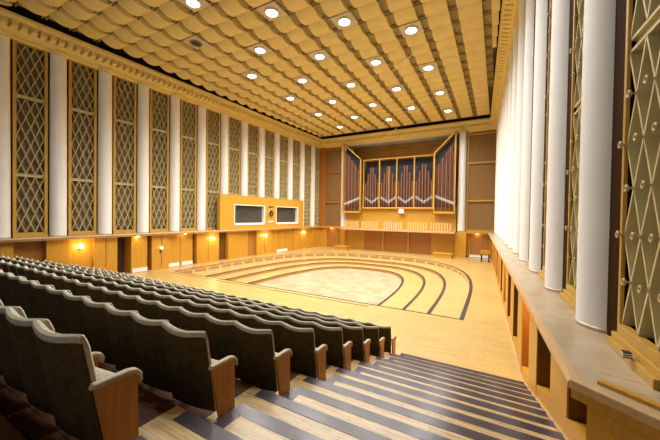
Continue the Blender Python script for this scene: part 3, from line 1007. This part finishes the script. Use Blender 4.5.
def end_parts(e):
    x = PITCH/2
    p = MB(); p.prism([(0.160, 0.0), (0.066, 0.53), (0.32, 0.515), (0.350, 0.49), (0.360, 0.0)], x-0.004, x+0.024, 'x')
    p.build('side_panel', 'seat_wood', e, bevel=0.004)
    a = MB()
    ap = [(0.045, 0.515), (0.065, 0.552), (0.29, 0.555), (0.345, 0.540), (0.378, 0.50), (0.383, 0.435), (0.362, 0.430), (0.352, 0.48), (0.32, 0.513)]
    a.prism(ap, x-0.018, x+0.040, 'x'); a.build('armrest', 'arm_pad', e, smooth=True, bevel=0.014)
def cam_u(x, y):
    yaw = 0.5096
    fx, fy = -math.sin(yaw), math.cos(yaw); rx, ry = math.cos(yaw), math.sin(yaw)
    d = x*fx+y*fy
    return 330+298.7*(x*rx+y*ry)/d if d > 0.05 else -9999
rowname = ['backmost', 'second row from the back', 'third row from the back', 'fourth row from the back', 'fourth row from the front', 'third row from the front', 'second row from the front', 'frontmost']
proto = make_seat(); pend = None
used = False
for r in range(1, 9):
    y = 0.897+ROW*(r-1); z = 2*RISE*(8-r)
    for k in range(28):
        x = -2.35-PITCH*(k+0.5)
        if cam_u(x, y) < -25 : break
        if k == 0:
            if pend is None:
                o = copy_tree(proto); end_parts(o); pend = o
            else: o = copy_tree(pend)
        else:
            if not used: o = proto; used = True
            else: o = copy_tree(proto)
        o.location = (x, y, z)
        rn = rowname[r-1]; rn = rn if 'row' in rn else rn+' row'
        if k == 0: lb = 'olive velvet seat with wooden end panel beside the stairs, %s' % rn
        else: lb = 'olive velvet theatre seat, %s from the stairs in the %s' % (ORD[k], rn)
        # the backs turn a little towards the middle of the stage
        th = math.radians(7.5)*max(-1.0, min(1.0, (x+9.5)/3.5))
        for ch in o.children:
            if ch.name.split('.')[0] in ('backrest', 'back_cushion', 'seat'):
                px = (PITCH/2-0.008)*(1 if th > 0 else -1)
                ch.rotation_euler = (0, 0, th)
                ch.location = (px-px*math.cos(th), -px*math.sin(th), 0)
        tag(o, lb, 'theatre seat', 'velvet seats in the '+rn)

# ------------------------------------------------------------------ sconces and small lamps
def sconce(name_label, loc, rz, lit=True):
    e = empty('wall_sconce', loc, rz, name_label, 'wall lamp', 'wall lamps under the ledges')
    m = MB(); m.lathe([(0.06, 0.0), (0.06, 0.02), (0.03, 0.03)], 16, (0, 0, -0.12), 'x'); m.bar((0.0, 0, -0.12), (0.09, 0, -0.10), 0.02, 0.02, (0, 0, 1)); m.build('bracket', 'brass', e)
    m = MB(); m.lathe([(0.03, -0.15), (0.05, -0.12), (0.055, -0.08)], 16, (0.1, 0, 0)); m.build('socket', 'brass', e, smooth=True)
    m = MB(); m.lathe([(0.03, -0.09), (0.11, -0.04), (0.13, 0.03), (0.10, 0.10), (0.03, 0.13)], 16, (0.13, 0, 0)); m.build('shade', 'lamp_warm' if lit else 'white_paint', e, smooth=True)
    if lit: light('sconce_lamp', 'POINT', (0.36, 0, 0.0), SCONCE_W, SCONCE_COL, e, shadow_soft_size=0.09)
    return e
def sl(y, d, z, lb, lit=True): sconce(lb, LP(y, d, z), -AL, lit)
sl(7.62, .44, 1.85, 'glowing wall lamp under the left ledge nearest the camera')
sl(15.95, .30, 1.80, 'glowing wall lamp left of the booth on the left wall')
sl(21.75, .30, 1.75, 'glowing wall lamp under the middle of the booth')
sl(28.0, .44, 1.78, 'glowing wall lamp in the left corner past the booth')
o = empty('wall_sconce', LP(11.95, .30, 1.35), -AL, 'small wall lamp with dark holder beside the double doors', 'wall lamp', 'wall lamps under the ledges')
m = MB(); m.box(0, 0.05, -0.06, 0.06, -0.25, 0.0); m.bar((0.05, 0, -0.1), (0.12, 0, 0.0), 0.02, 0.03, (0, 1, 0)); m.build('bracket', 'recess_wood', o)
m = MB(); m.lathe([(0.03, 0.0), (0.07, 0.04), (0.06, 0.12), (0.02, 0.14)], 14, (0.12, 0, 0)); m.build('shade', 'lamp_small', o, smooth=True)
# recessed spots in the soffits of the ledges
def soffit(loc, lb):
    m = MB(); m.lathe([(0.09, 0.0), (0.09, -0.02), (0.02, -0.03)], 16)
    o = m.build('soffit_lamp', 'lamp_small', None, loc=loc); tag(o, lb, 'ceiling lamp', 'small lamps under the ledges')
    light('soffit_spot', 'POINT', (0, 0, -0.12), 5, SCONCE_COL, o, shadow_soft_size=0.06)
soffit(LP(10.45, .15, LZ-.152), 'tiny lamp under the left ledge above the dark doorway')
soffit(LP(13.6, .15, LZ-.152), 'tiny lamp under the left ledge above the double doors')
soffit((-17.2, BY+.2, LZ-.152), 'tiny lamp under the end wall ledge left of the organ')
soffit((-1.6, BY+.25, LZ-.152), 'tiny lamp under the end wall ledge right of the organ')
names_r = {1: 'nearest', 4: 'second', 6: 'third', 8: 'fourth', 10: 'fifth'}
for k, (ya, yb, lit) in enumerate(SLOTS):
    if lit: sconce('glowing lamp inside the %s lit slot of the right wall' % names_r.get(k, 'last'), RP(ya+0.55, 0.93, 2.0), pi+AR)

# ------------------------------------------------------------------ heaters, benches, small things
def heater(loc, rz, ln, lb):
    e = empty('heater', loc, rz, lb, 'heater', 'low white heaters')
    m = MB(); m.box(0, 0.08, -ln/2, ln/2, 0.02, 0.26); m.build('casing', 'white_paint', e, bevel=0.01)
    m = MB(); m.box(0.082, 0.09, -ln/2+.05, ln/2-.05, 0.20, 0.22); m.build('grille', 'plate_beige', e)
heater(LP(10.62, .29, 0), -AL, 0.9, 'low white heater at the floor between the dark doorway and recess')
heater(LP(12.95, .49, 0), -AL, 0.8, 'low white heater at the foot of the double doors, nearer half')
heater(LP(13.95, .49, 0), -AL, 0.85, 'low white heater at the foot of the double doors, farther half')
heater(LP(24.3, .40, 0), -AL, 1.6, 'low white heater under the booth')
heater((-1.4, BY+.40, 0), -pi/2, 1.7, 'low white heater on the end wall below the right side panel')
def podium(x, y, w, d, h, lb):
    e = empty('wooden_podium', (x, y, 0), 0, lb, 'podium', 'small wooden podiums')
    m = MB(); m.box(-w/2, w/2, -d/2, d/2, h-0.06, h); m.build('top', 'organ_wood', e, bevel=0.01)
    m = MB(); m.box(-w/2+.05, w/2-.05, -d/2+.05, d/2-.05, 0, h-0.06); m.build('body', 'panel_wood', e)
podium(-15.0, 29.6, 1.7, 1.0, 0.42, 'low wooden podium at the left end of the organ wall')
podium(-4.35, 29.5, 1.7, 1.0, 0.42, 'low wooden podium at the right end of the organ wall')
def stool(x, y):
    e = empty('small_table', (x, y, 0), 0, 'small table with yellow top and dark legs in the right far corner', 'table')
    m = MB(); m.box(-.36, .36, -.25, .25, .66, .95); m.build('top', 'panel_wood', e, bevel=0.01)
    for a in (-1, 1):
        for b in (-1, 1):
            m = MB(); m.box(a*.28-.05, a*.28+.05, b*.18-.05, b*.18+.05, 0, .66); m.build('leg', 'black', e)
stool(-0.82, 28.9)
# small lattice of suspension wires under the ceiling
def wire(a, b, lb):
    m = MB(); a = Vector(a); b = Vector(b)
    m.tube([a.lerp(b, t/8)-Vector((0, 0, 0.05*math.sin(pi*t/8))) for t in range(9)], 0.026, 6)
    tag(m.build('suspension_wire', 'plaster_white'), lb, 'wire', 'thin wires under the ceiling')
wire(LP(24.9, -0.06, 11.9), (-16.2, 23.6, 12.86), 'thin pale wire from the left cornice to the ceiling, middle of the left wall')
wire(LP(17.7, -0.10, 12.86), (-18.75, 20.3, 12.72), 'thin pale wire hugging the left cornice near the ceiling edge')
wire((-5.75, 17.9, 12.7), (-3.94, 16.5, 12.84), 'thin pale wire hanging below the right part of the ceiling')
wire((-11.1, BY-0.06, 11.95), (-9.1, 30.1, 12.86), 'thin pale wire from the end cornice above the organ')
# little striped object on the sill at the right edge
m = MB(); m.box(-.03, .03, -.03, .03, 0, .05)
o = m.build('striped_box', 'black', None, loc=RP(3.62, .50, LZ+.085)); tag(o, 'tiny black and white striped box on the sill under the nearest lattice', 'box')
m = MB(); m.box(-.032, .032, -.032, .032, .012, .02); m.box(-.032, .032, -.032, .032, .032, .04); m.build('stripe', 'white_paint', o)

# the roof slab belongs to the ceiling structure
for o in bpy.data.objects:
    if o.name == 'ceiling': roof.parent = o
